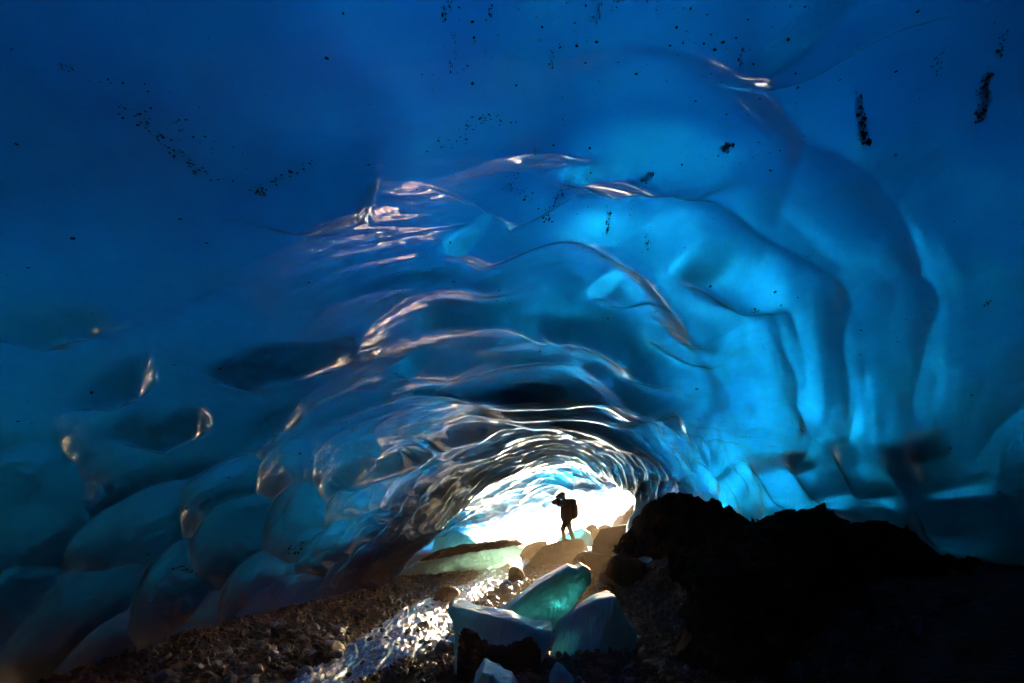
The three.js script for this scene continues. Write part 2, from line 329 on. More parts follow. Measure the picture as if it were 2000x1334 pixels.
// thickness of the ice over the cave, metres
function thickness(x, y, z, u) {
  let t = 2.28;
  t += 0.45 * sstep(-1, -6, x) * sstep(-17, -13, z);                                 // thicker towards both sides
  t += 0.3 * sstep(-1.5, 1.5, x) + 0.4 * sstep(1.8, 5.0, x);
  t -= 0.9 * Math.exp(-(((x + 3.6) / 1.6) ** 2 + ((z + 14) / 2.5) ** 2));               // the left foot of the arch is thin
  t += 1.3 * sstep(2.8, 0.8, y) * sstep(2.5, 4.5, x);
  t += 0.1 * Math.exp(-(((z + 13.5) / 2.5) ** 2));                                   // over the throat
  t += 0.6 * sstep(-2.5, 3, z);
  t += 0.35 * noise(x * 0.3, y * 0.3, z * 0.3) + 0.22 * noise(x * 0.75, y * 0.75, z * 0.75 + 5) + 0.12 * noise(x * 1.7, y * 1.7, z * 1.7 + 9);
  return mixf(t, 1.35, sstep(-15.5, -21, z));
}
const SK = 6, rowsO = [], colsO = [];
for (let r = 0; r < NR - 1; r += r < 60 ? 3 : SK) rowsO.push(r); rowsO.push(NR - 1);
for (let c = 0; c < NC - 1; c += SK) colsO.push(c); colsO.push(NC - 1);
const nro = rowsO.length, nco = colsO.length, OP = new Float32Array(nro * nco * 3), ON = new Float32Array(nro * nco * 3);
for (let r = 0; r < nro; r++) for (let c = 0; c < nco; c++) {
  const o = (rowsO[r] * NC + colsO[c]) * 3, q = (r * nco + c) * 3, x = baseP[o], y = baseP[o + 1], z = baseP[o + 2], t = thickness(x, y, z, colsO[c] / NC) * (rowsO[r] === NR - 1 ? 0.12 : 1) * sstep(10.4, 9, z) + 0.02;
  for (let k = 0; k < 3; k++) OP[q + k] = baseP[o + k] - baseN[o + k] * t;
}
gridNormals(OP, ON, nro, nco, 1);
for (let r = 0; r < nro; r++) for (let c = 0; c < nco; c++) { const q = (r * nco + c) * 3, o = (rowsO[r] * NC + colsO[c]) * 3; if (ON[q] * baseN[o] + ON[q + 1] * baseN[o + 1] + ON[q + 2] * baseN[o + 2] > 0) { ON[q] *= -1; ON[q + 1] *= -1; ON[q + 2] *= -1; } }
const iceGeo = new THREE.BufferGeometry();
{
  const n0 = NR * NC, pos = new Float32Array((n0 + nro * nco) * 3), nor = new Float32Array(pos.length), uv = new Float32Array((n0 + nro * nco) * 2);
  pos.set(P); nor.set(N); uv.set(UV); pos.set(OP, n0 * 3); nor.set(ON, n0 * 3);
  for (let r = 0; r < nro; r++) for (let c = 0; c < nco; c++) { const i = n0 + r * nco + c; uv[i * 2] = (colsO[c] / NC - 0.5) * ARC; uv[i * 2 + 1] = ROWS[rowsO[r]]; }
  const idx = [];
  for (let r = 0; r < NR - 1; r++) for (let c = 0; c < NC - 1; c++) { const a = r * NC + c, b = a + 1, d = a + NC, e = d + 1; idx.push(a, b, d, b, e, d); }
  for (let r = 0; r < nro - 1; r++) for (let c = 0; c < nco - 1; c++) { const a = n0 + r * nco + c, b = a + 1, d = a + nco, e = d + 1; idx.push(a, d, b, b, d, e); }
  // close the rims: inner edge to outer edge
  const zip = (fine, coarse, pick, flip) => { for (let k = 0; k < pick.length - 1; k++) { const A = coarse(k), B = coarse(k + 1); const put = (x, y, z) => flip ? idx.push(x, z, y) : idx.push(x, y, z); for (let i = pick[k]; i < pick[k + 1]; i++) put(fine(i), A, fine(i + 1)); put(fine(pick[k + 1]), A, B); } };
  zip((c) => (NR - 1) * NC + c, (k) => n0 + (nro - 1) * nco + k, colsO, false);
  zip((c) => c, (k) => n0 + k, colsO, true);
  zip((r) => r * NC, (k) => n0 + k * nco, rowsO, false);
  zip((r) => r * NC + NC - 1, (k) => n0 + k * nco + nco - 1, rowsO, true);
  iceGeo.setAttribute('position', new THREE.BufferAttribute(pos, 3)); iceGeo.setAttribute('normal', new THREE.BufferAttribute(nor, 3)); iceGeo.setAttribute('uv', new THREE.BufferAttribute(uv, 2));
  // wind the faces as the normals point
  let agree = 0;
  for (let t = 0; t < idx.length; t += 3 * 997) { const [a, b, c] = [idx[t] * 3, idx[t + 1] * 3, idx[t + 2] * 3]; const ux = pos[b] - pos[a], uy = pos[b + 1] - pos[a + 1], uz = pos[b + 2] - pos[a + 2], wx = pos[c] - pos[a], wy = pos[c + 1] - pos[a + 1], wz = pos[c + 2] - pos[a + 2]; agree += ((uy * wz - uz * wy) * nor[a] + (uz * wx - ux * wz) * nor[a + 1] + (ux * wy - uy * wx) * nor[a + 2]) > 0 ? 1 : -1; }
  if (agree < 0) for (let t = 0; t < idx.length; t += 3) { const s = idx[t + 1]; idx[t + 1] = idx[t + 2]; idx[t + 2] = s; }
  iceGeo.setIndex(new THREE.BufferAttribute(new Uint32Array(idx), 1));
  console.log('ice triangles', idx.length / 3, 'agree', agree);
}
const cloudy = (() => {                                          // cloudy bubble-rich and clear patches, hairline healed cracks
  const n = 1024, data = new Uint8Array(n * n * 4), T = 2 * Math.PI;
  for (let j = 0; j < n; j++) for (let i = 0; i < n; i++) {
    const a = i / n * T, b = j / n * T, R = 1.35, x = (2.6 + R * Math.cos(b)) * Math.cos(a), y = (2.6 + R * Math.cos(b)) * Math.sin(a), z = R * Math.sin(b);
    const w = 0.5 * noise(x * 1.3, y * 1.3, z * 1.3 + 4), cloud = fbm(x * 2 + w, y * 2, z * 2, 6), grain = fbm(x * 26, y * 26, z * 26, 3);
    const line = Math.max(0, 1 - Math.abs(noise(x * 2.1 + w * 2, y * 2.1 + 7, z * 2.1)) * 60) * clamp01(0.5 + 3 * noise(x * 3, y * 3 + 2, z * 3)), line2 = Math.max(0, 1 - Math.abs(noise(x * 5.3 + 9, y * 5.3 + w * 3, z * 5.3)) * 40) * clamp01(3 * noise(x * 2.2, y * 2.2 + 9, z * 2.2));
    const v = clamp01(0.91 + 0.26 * cloud + 0.10 * grain - 0.12 * line - 0.08 * line2), o = (j * n + i) * 4;
    data[o] = data[o + 1] = 255 * v; data[o + 2] = 255 * clamp01(0.5 + 0.5 * v); data[o + 3] = 255;
  }
  const t = new THREE.DataTexture(data, n, n); t.wrapS = t.wrapT = THREE.RepeatWrapping; t.magFilter = THREE.LinearFilter; t.repeat.set(0.21, 0.21); t.needsUpdate = true; return t;
})();
const K = [2.2, 1.34, 1.20];                                    // absorption of the ice per metre
const iceMat = new THREE.MeshPhysicalMaterial({
  color: lin(0.13, 0.60, 1.0), map: cloudy, roughness: 0.48, transmission: 0.97, thickness: 1, ior: 1.31, specularIntensity: 0.35,
  attenuationColor: lin(...K.map((k) => Math.exp(-k))), attenuationDistance: 1,
  clearcoat: 1, clearcoatRoughness: 0.03, bumpMap: withRepeat(fineNoise, 0.5), bumpScale: 0.0008,
});
structure(mesh('glacier_ice_vault', iceGeo, iceMat), 'blue translucent scalloped ice vault arching over the whole cave');

// ---------------------------------------------------------------- cave floor and the land outside: one sheet
const STREAM = [[6, -5.2, -0.2, 1.2], [-2, -4.4, -0.15, 1.1], [-6, -3.1, -0.08, 0.35], [-7.7, -2.4, -0.05, 0.5], [-9.0, -2.0, 0.0, 0.8], [-11.9, -1.76, 0.0, 0.7], [-16.3, -0.66, 0.05, 0.6], [-19, -0.2, 0.14, 0.7], [-22, 0.6, 0.24, 1.6], [-27, 1.6, 0.36, 3.0], [-55, 5.2, 0.6, 7], [-140, 14, 0.9, 9]];
function streamAt(z) { let i = 0; while (i < STREAM.length - 2 && z < STREAM[i + 1][0]) i++; const A = STREAM[i], B = STREAM[i + 1], t = clamp01((z - A[0]) / (B[0] - A[0])), s = t * t * (3 - 2 * t); return [mixf(A[1], B[1], s * 0.5 + t * 0.5), mixf(A[2], B[2], t), mixf(A[3], B[3], t)]; }
function floorY(x, z) {
  const [sx, sy, hw] = streamAt(z), d = x - sx, ad = Math.abs(d);
  let y = sy + 0.04;
  y += d > 0 ? 0.10 * Math.max(0, d - hw) : 0.03 * Math.max(0, -d - hw);                // right bank climbs
  const inside = sstep(-26, -20, z);
  y += inside * 0.75 * sstep(2.6, 4.4, x + 0.35 * noise(z * 0.5, 3.3)) * sstep(-17, -11, z);                                     // bank under the right wall
  y += 0.5 * sstep(-5.5, -1, z) * sstep(-2.5, 1, x);
  y -= 0.25 * sstep(hw * 1.15, hw * 0.6, ad);
  y += 0.16 * fbm(x * 0.9, 7.7, z * 0.9, 3) + 0.05 * fbm(x * 4.5, 2.1, z * 4.5, 3) * 1.4;
  if (z < -30) y += 0.03 * (-30 - z) * sstep(6, 30, Math.abs(x - sx));
  return y;
}
function spread(from, to, fineFrom, fineTo, fine, grow) {
  const out = []; for (let v = fineFrom; v <= fineTo; v += fine) out.push(v);
  let s = fine, v = out[0]; while (v > from) { s = Math.min(s * grow, 12); v -= s; out.unshift(v); }
  s = fine; v = out[out.length - 1]; while (v < to) { s = Math.min(s * grow, 12); v += s; out.push(v); }
  return out;
}
function sheet(xs, zs, fy, fuv = (x, z) => [x, z]) {
  const p = [], uv = [], idx = [], nx = xs.length;
  for (const z of zs) for (const x of xs) { p.push(x, fy(x, z), z); uv.push(...fuv(x, z)); }
  for (let j = 0; j < zs.length - 1; j++) for (let i = 0; i < nx - 1; i++) { const a = j * nx + i; idx.push(a, a + nx, a + 1, a + 1, a + nx, a + nx + 1); }
  const g = new THREE.BufferGeometry(); g.setAttribute('position', new THREE.Float32BufferAttribute(p, 3)); g.setAttribute('uv', new THREE.Float32BufferAttribute(uv, 2)); g.setIndex(idx); g.computeVertexNormals(); return g;
}
const groundGeo = sheet(spread(-70, 70, -6.5, 6.5, 0.045, 1.12), spread(-140, 11, -22, -4.5, 0.05, 1.08), floorY);
{ // outside the cave the gravel lies under old snow in patches
  const p = groundGeo.attributes.position, col = new Float32Array(p.count * 3);
  for (let i = 0; i < p.count; i++) {
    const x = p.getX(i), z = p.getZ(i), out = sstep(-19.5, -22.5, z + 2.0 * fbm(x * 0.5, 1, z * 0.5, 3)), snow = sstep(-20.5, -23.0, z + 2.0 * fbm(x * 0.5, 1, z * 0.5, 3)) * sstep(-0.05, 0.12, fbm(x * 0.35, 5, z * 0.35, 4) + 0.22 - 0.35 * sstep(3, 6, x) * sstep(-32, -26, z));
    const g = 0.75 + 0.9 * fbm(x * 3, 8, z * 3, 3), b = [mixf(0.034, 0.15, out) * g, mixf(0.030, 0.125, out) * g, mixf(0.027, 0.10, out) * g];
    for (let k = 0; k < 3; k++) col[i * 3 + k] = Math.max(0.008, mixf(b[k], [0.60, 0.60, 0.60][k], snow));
  }
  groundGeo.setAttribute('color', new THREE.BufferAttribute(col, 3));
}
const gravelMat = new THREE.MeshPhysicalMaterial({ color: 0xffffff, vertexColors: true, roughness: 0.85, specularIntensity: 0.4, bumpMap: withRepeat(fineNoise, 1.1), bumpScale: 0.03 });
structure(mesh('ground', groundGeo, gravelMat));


// ---------------------------------------------------------------- the stream
{
  const zs = []; for (let z = -3; z > -62; z -= z > -18 ? 0.024 : z > -26 ? 0.05 : 0.4) zs.push(z);
  const nw = 84, p = [], uv = [], col = [], idx = [];
  for (const z of zs) {
    const [sx, sy, hw] = streamAt(z);
    for (let i = 0; i < nw; i++) {
      const w = i / (nw - 1) * 2 - 1, x = sx + w * hw * 1.25, f = z < -26 ? 0.6 : 1;
      const rx = x * 6.2 * f, rz = z * 1.7 * f, warp = 0.8 * noise(rx * 0.5, 3, rz * 0.6);
      const ridge = 1 - Math.abs(2.2 * noise(rx + warp, 1.7, rz)), chop = 1 - Math.abs(2 * noise(rx * 2.3 + warp, 8.1, rz * 2.6)), fine = fbm(rx * 4, 4.4, rz * 5, 4);
      const y = sy + 0.01 + 0.035 * Math.pow(clamp01(ridge), 2) + 0.012 * chop + 0.036 * fine - 0.14 * Math.pow(Math.abs(w), 6) + 0.09 * noise(x * 1.1, 6, z * 1.0);
      p.push(x, y, z); uv.push(x, z);
      const foam = sstep(0.10, 0.5, 0.5 * ridge * ridge + 0.4 * chop * chop - 0.22 + 0.9 * fine - 0.12 + 0.46 * sstep(-7.5, -11.5, z) + 0.3 * noise(x * 0.8, 2, z * 0.7));
      col.push(mixf(0.03, 0.72, foam), mixf(0.045, 0.74, foam), mixf(0.05, 0.75, foam));
    }
  }
  for (let j = 0; j < zs.length - 1; j++) for (let i = 0; i < nw - 1; i++) { const a = j * nw + i; idx.push(a, a + 1, a + nw, a + 1, a + nw + 1, a + nw); }
  const g = new THREE.BufferGeometry(); g.setAttribute('position', new THREE.Float32BufferAttribute(p, 3)); g.setAttribute('uv', new THREE.Float32BufferAttribute(uv, 2)); g.setAttribute('color', new THREE.Float32BufferAttribute(col, 3)); g.setIndex(idx); g.computeVertexNormals();
  structure(mesh('stream_water', g, new THREE.MeshPhysicalMaterial({ vertexColors: true, roughness: 0.3, clearcoat: 0.5, clearcoatRoughness: 0.12, bumpMap: withRepeat(fineNoise, 1.6), bumpScale: 0.02 })), 'white foaming meltwater stream running down through the cave');
}

// ---------------------------------------------------------------- rocks
function rockGeometry(seed, detail, sx, sy, sz, rough = 0.08) {
  const R = rng(seed), g = new THREE.IcosahedronGeometry(1, detail), p = g.attributes.position, planes = [];
  for (let i = 0; i < 11; i++) { const v = new THREE.Vector3(R() * 2 - 1, R() * 2 - 1, R() * 2 - 1).normalize(); planes.push([v, 0.62 + 0.3 * R()]); }
  const v = new THREE.Vector3(), uv = g.attributes.uv;
  for (let i = 0; i < p.count; i++) {
    v.fromBufferAttribute(p, i); const d = v.clone().normalize(); let k = 1;
    for (const [n, o] of planes) { const c = d.dot(n); if (c > 0) k = smin(k, o / Math.max(c, 1e-3), 0.07); }
    k *= 1 + rough * (fbm(d.x * 2 + seed * 3.7, d.y * 2, d.z * 2, 3) * 1.6 + 0.6 * fbm(d.x * 7 + seed, d.y * 7, d.z * 7, 3));
    p.setXYZ(i, d.x * k * sx, d.y * k * sy, d.z * k * sz); uv.setXY(i, d.x * sx + d.z * sz * 0.7, d.y * sy + d.z * sz * 0.4);
  }
  const m = indexed(g); m.computeVertexNormals(); return m;
}
function indexed(g) {                                   // join equal points so that shading is smooth
  const p = g.attributes.position, uv = g.attributes.uv, map = new Map(), P2 = [], U2 = [], idx = [];
  for (let i = 0; i < p.count; i++) { const key = [p.getX(i), p.getY(i), p.getZ(i)].map((x) => Math.round(x * 1e5)).join(); if (!map.has(key)) { map.set(key, P2.length / 3); P2.push(p.getX(i), p.getY(i), p.getZ(i)); U2.push(uv.getX(i), uv.getY(i)); } idx.push(map.get(key)); }
  const o = new THREE.BufferGeometry(); o.setAttribute('position', new THREE.Float32BufferAttribute(P2, 3)); o.setAttribute('uv', new THREE.Float32BufferAttribute(U2, 2)); o.setIndex(idx); return o;
}
const rockMat = new THREE.MeshPhysicalMaterial({ color: lin(0.020, 0.017, 0.014), roughness: 0.8, specularIntensity: 0.4, bumpMap: withRepeat(coarseNoise, 1.2), bumpScale: 0.03 });
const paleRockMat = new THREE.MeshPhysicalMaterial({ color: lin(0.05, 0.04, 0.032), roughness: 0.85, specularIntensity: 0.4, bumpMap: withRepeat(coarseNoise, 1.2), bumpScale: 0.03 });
const wetRockMat = new THREE.MeshPhysicalMaterial({ color: lin(0.018, 0.016, 0.015), roughness: 0.35, bumpMap: withRepeat(fineNoise, 2.5), bumpScale: 0.01, clearcoat: 0.8, clearcoatRoughness: 0.15 });
const dirtMat = new THREE.MeshPhysicalMaterial({ color: lin(0.020, 0.017, 0.014), roughness: 0.9, specularIntensity: 0.3, bumpMap: withRepeat(fineNoise, 2.2), bumpScale: 0.03 });

// a body with a traced outline, its own depth, thickness and lean: [px, py] outline seen at depth z, running back by skew per metre of x
function lump({ outline, z, skew = 0, lean = 0, thick, round = 0.08, cell = 0.03, rough = 0.03, scale = 3, seed = 1, cuts = [], crag = 0, uvScale = 1 }) {
  const x0 = at(outline[0][0], outline[0][1], z).x;
  const q = outline.map(([px, py]) => { let p = at(px, py, z); for (let i = 0; i < 6; i++) p = at(px, py, z + skew * (p.x - x0)); return [p.x, p.y]; });
  const xs = q.map((p) => p[0]), ys = q.map((p) => p[1]), y0 = Math.min(...ys), cx = (Math.min(...xs) + Math.max(...xs)) / 2, cy = (y0 + Math.max(...ys)) / 2;
  const zAt = (x, y) => z + skew * (x - x0) + lean * (y - y0), za = [zAt(Math.min(...xs), y0), zAt(Math.max(...xs), y0), zAt(Math.min(...xs), Math.max(...ys)), zAt(Math.max(...xs), Math.max(...ys))];
  const f = (x, y, zz) => {
    const d2 = polyDistance(q, x, y) + round, dz = Math.abs(zz - zAt(x, y)) - thick + round;
    let d = Math.min(Math.max(d2, dz), 0) + Math.hypot(Math.max(d2, 0), Math.max(dz, 0)) - round;
    for (const [nx, ny, nz, o] of cuts) d = -smin(-d, -(nx * (x - cx) + ny * (y - cy) + nz * (zz - zAt(cx, cy)) - o), 0.03);
    const e = crag ? crag * (0.35 - Math.abs(noise(x * 3.1 + seed, y * 3.1, zz * 3.1)) - 0.5 * Math.abs(noise(x * 7.3, y * 7.3 + seed, zz * 7.3))) : 0;
    return d - e + rough * (2 * fbm(x * scale + seed * 5, y * scale, zz * scale, 3));
  };
  const m = 0.12 + rough * 2;
  return netMesh(f, [Math.min(...xs) - m, y0 - m, Math.min(...za) - thick - m], [Math.max(...xs) + m, Math.max(...ys) + m, Math.max(...za) + thick + m], cell, uvScale);
}

// black rock and frozen dirt under the right wall
tag(mesh('rock_outcrop', lump({ outline: [[1366, 1112], [1420, 1078], [1480, 1048], [1560, 1034], [1605, 1018], [1640, 1002], [1665, 1018], [1720, 1040], [1800, 1036], [1835, 1066], [1880, 1110], [2150, 1120], [2150, 1560], [1400, 1560], [1386, 1334], [1372, 1260], [1378, 1190], [1362, 1150]], z: -6.0, lean: -0.25, thick: 0.6, round: 0.2, cell: 0.045, rough: 0.10, scale: 1.6, seed: 2, crag: 0.34 }), dirtMat), 'huge black rock outcrop filling the lower right of the cave', 'rock');
tag(mesh('dirt_ledge', lump({ outline: [[1206, 1080], [1240, 1040], [1268, 1000], [1296, 978], [1325, 966], [1365, 980], [1400, 992], [1460, 1035], [1620, 1030], [1620, 1150], [1440, 1150], [1368, 1118], [1330, 1102], [1318, 1080], [1300, 1067], [1278, 1084], [1240, 1077]], z: -11.5, skew: 0.5, thick: 0.7, round: 0.14, cell: 0.045, rough: 0.06, scale: 1.8, seed: 6, crag: 0.3 }), dirtMat), 'dark overhanging dirt ledge below the right foot of the ice arch', 'ledge');

// boulders: px, py of the centre, depth, half sizes, turn, material, label
const BOULDERS = [
  [1088, 1100, -18.6, [1.5, 0.78, 0.9], [0.1, 0.4, 0.24], rockMat, 'big dark boulder that the standing person is on'],
  [1203, 1062, -17.2, [0.95, 0.6, 0.7], [0.0, 0.2, 0.25], rockMat, 'smooth dark boulder right of the person, beside the curled ice edge'],
  [1152, 1100, -15.0, [0.62, 0.42, 0.5], [0.2, 0.8, 0.1], rockMat, 'dark boulder behind the leaning ice slab, below the person'],
  [1215, 1112, -12.6, [0.62, 0.42, 0.5], [0.3, 0.1, -0.1], rockMat, 'rounded boulder under the tip of the dark dirt ledge'],
  [1007, 1127, -14.6, [0.27, 0.27, 0.27], [0.1, 0.5, 0.1], rockMat, 'small square dark boulder at the right edge of the stream'],
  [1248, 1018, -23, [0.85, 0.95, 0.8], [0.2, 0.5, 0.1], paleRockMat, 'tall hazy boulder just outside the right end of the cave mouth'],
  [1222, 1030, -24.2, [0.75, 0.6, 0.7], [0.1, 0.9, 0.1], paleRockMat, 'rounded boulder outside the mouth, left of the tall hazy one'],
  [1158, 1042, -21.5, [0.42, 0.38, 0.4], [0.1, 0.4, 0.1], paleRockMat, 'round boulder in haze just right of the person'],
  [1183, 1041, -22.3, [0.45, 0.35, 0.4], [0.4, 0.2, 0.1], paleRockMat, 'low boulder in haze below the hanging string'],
  [1045, 1075, -20.5, [0.7, 0.32, 0.5], [0.1, 0.3, 0.3], rockMat, 'flat boulder beside the stream, left of the person\'s boulder'],
  [872, 1168, -12.9, [0.36, 0.26, 0.3], [0.2, 0.4, 0.1], rockMat, 'wet boulder on the left bank below the pale ice bank'],
  [1100, 1160, -11.5, [0.5, 0.3, 0.4], [0.2, 0.4, 0.1], rockMat, 'boulder half hidden behind the leaning ice slab'],
];
BOULDERS.forEach(([px, py, z, [a, b, c], t, m, label], i) => {
  const o = tag(mesh('boulder', rockGeometry(40 + i * 3, 14, a, b, c), m), label, 'boulder', 'boulders in the cave');
  o.position.copy(at(px, py, z)); o.rotation.set(...t);
});

// ---------------------------------------------------------------- fallen ice
const KB = [1.7, 0.62, 0.5];
const paleIceMat = new THREE.MeshPhysicalMaterial({ color: lin(0.42, 0.56, 0.52), roughness: 0.6, transmission: 0.35, thickness: 0.5, ior: 1.31, attenuationColor: lin(0.35, 0.62, 0.66), attenuationDistance: 1, bumpMap: withRepeat(coarseNoise, 0.9), bumpScale: 0.04 });
const blockMat = new THREE.MeshPhysicalMaterial({ color: lin(0.06, 0.46, 0.54), map: withRepeat(cloudy, 0.9), roughness: 0.5, transmission: 0.3, thickness: 0.5, ior: 1.31, attenuationColor: lin(...KB.map((k) => Math.exp(-k))), attenuationDistance: 1, clearcoat: 0.5, clearcoatRoughness: 0.2, bumpMap: withRepeat(coarseNoise, 0.9), bumpScale: 0.05 });
tag(mesh('ice_block', lump({ outline: [[962, 1250], [962, 1215], [975, 1196], [1010, 1172], [1050, 1140], [1085, 1120], [1112, 1106], [1128, 1110], [1140, 1104], [1154, 1112], [1152, 1135], [1140, 1155], [1112, 1190], [1108, 1225], [1080, 1255], [1020, 1262]], z: -9.0, skew: -0.25, lean: -0.2, thick: 0.34, round: 0.1, cell: 0.018, rough: 0.022, scale: 2.4, seed: 3 }), blockMat), 'largest teal ice slab, leaning up to the right below the person', 'ice block', 'fallen ice blocks');
tag(mesh('ice_block', lump({ outline: [[1084, 1340], [1082, 1290], [1090, 1236], [1130, 1203], [1170, 1176], [1203, 1166], [1216, 1195], [1240, 1230], [1236, 1262], [1185, 1300], [1160, 1345]], z: -7.2, skew: -0.3, lean: -0.3, thick: 0.36, round: 0.05, cell: 0.016, rough: 0.014, scale: 2.4, seed: 4, cuts: [[-0.50, 0.62, 0.60, 0.22]] }), blockMat), 'angular teal ice block with a sharp ridge, right of the other blocks', 'ice block', 'fallen ice blocks');
{
  const g = group('ice_block'); tag(g, 'low ice block with a dirt covered front beside the stream', 'ice block', 'fallen ice blocks');
  const anchor = at(965, 1334, -7.0); g.position.set(anchor.x, 0, -7.0);
  const put = (name, geo, m) => { geo.translate(-g.position.x, 0, 7.0); return mesh(name, geo, m, g); };
  put('ice', lump({ outline: [[886, 1380], [886, 1300], [878, 1240], [862, 1208], [870, 1195], [895, 1203], [930, 1213], [962, 1216], [1000, 1222], [1050, 1240], [1084, 1242], [1088, 1262], [1072, 1278], [1060, 1300], [1056, 1380]], z: -7.0, skew: -0.15, lean: -0.75, thick: 0.32, round: 0.07, cell: 0.016, rough: 0.02, scale: 3, seed: 5 }), blockMat);
  put('dirt_cover', lump({ outline: [[890, 1390], [888, 1262], [898, 1250], [925, 1262], [955, 1281], [985, 1284], [1012, 1274], [1040, 1268], [1056, 1284], [1060, 1300], [1054, 1390]], z: -6.68, skew: -0.15, lean: -0.7, thick: 0.12, round: 0.07, cell: 0.016, rough: 0.035, scale: 11, seed: 8 }), dirtMat);
}
tag(mesh('ice_block', lump({ outline: [[920, 1390], [925, 1330], [942, 1305], [960, 1312], [1000, 1330], [1030, 1390]], z: -5.9, lean: -0.4, thick: 0.26, round: 0.04, cell: 0.016, rough: 0.03, scale: 4, seed: 9 }), blockMat), 'jagged ice chunk cut off by the bottom edge of the photograph', 'ice block', 'fallen ice blocks');
tag(mesh('ice_block', lump({ outline: [[1070, 1390], [1076, 1330], [1090, 1302], [1106, 1316], [1130, 1340], [1140, 1390]], z: -6.3, lean: -0.3, thick: 0.2, round: 0.04, cell: 0.016, rough: 0.03, scale: 4, seed: 11 }), blockMat), 'small ice chunk at the foot of the angular block', 'ice block', 'fallen ice blocks');
tag(mesh('ice_chip', lump({ outline: [[1232, 1250], [1238, 1243], [1250, 1242], [1248, 1250], [1240, 1254]], z: -7.6, thick: 0.05, round: 0.02, cell: 0.008, rough: 0.004, scale: 8, seed: 12 }), blockMat), 'tiny bright ice chip on the gravel right of the blocks', 'ice chip');
{
  const g = group('ice_bank'); tag(g, 'long pale ice bank with a dirt covered top across the stream', 'ice bank');
  const anchor = at(880, 1130, -17.5); g.position.set(anchor.x, 0, -17.5);
  const put = (name, geo, m) => { geo.translate(-g.position.x, 0, 17.5); return mesh(name, geo, m, g); };
  put('ice', lump({ outline: [[700, 1185], [730, 1160], [790, 1112], [830, 1090], [860, 1078], [920, 1066], [1000, 1060], [1024, 1068], [1014, 1084], [985, 1104], [925, 1122], [875, 1136], [850, 1152], [790, 1165], [740, 1185]], z: -15.6, skew: -0.75, thick: 0.5, round: 0.18, cell: 0.04, rough: 0.05, scale: 1.8, seed: 14 }), paleIceMat);
  put('dirt_cover', lump({ outline: [[825, 1092], [855, 1076], [900, 1066], [990, 1055], [1010, 1055], [1022, 1062], [990, 1066], [950, 1072], [900, 1080], [850, 1090]], z: -16.6, skew: -0.75, thick: 0.56, round: 0.05, cell: 0.035, rough: 0.05, scale: 5, seed: 15 }), paleRockMat);
}
tag(mesh('ice_block', lump({ outline: [[840, 1090], [850, 1050], [868, 1030], [892, 1036], [942, 1066], [945, 1090]], z: -21.5, skew: -0.4, lean: -0.5, thick: 0.4, round: 0.05, cell: 0.03, rough: 0.02, scale: 2, seed: 16 }), blockMat), 'sunlit pale ice block near the mouth, behind the ice bank', 'ice block', 'fallen ice blocks');
tag(mesh('ice_block', lump({ outline: [[1084, 1066], [1092, 1050], [1108, 1040], [1136, 1030], [1150, 1040], [1160, 1066]], z: -20.0, thick: 0.3, round: 0.08, cell: 0.03, rough: 0.03, scale: 3, seed: 18 }), blockMat), 'grey ice chunk on the rocks right behind the person\'s legs', 'ice block', 'fallen ice blocks');

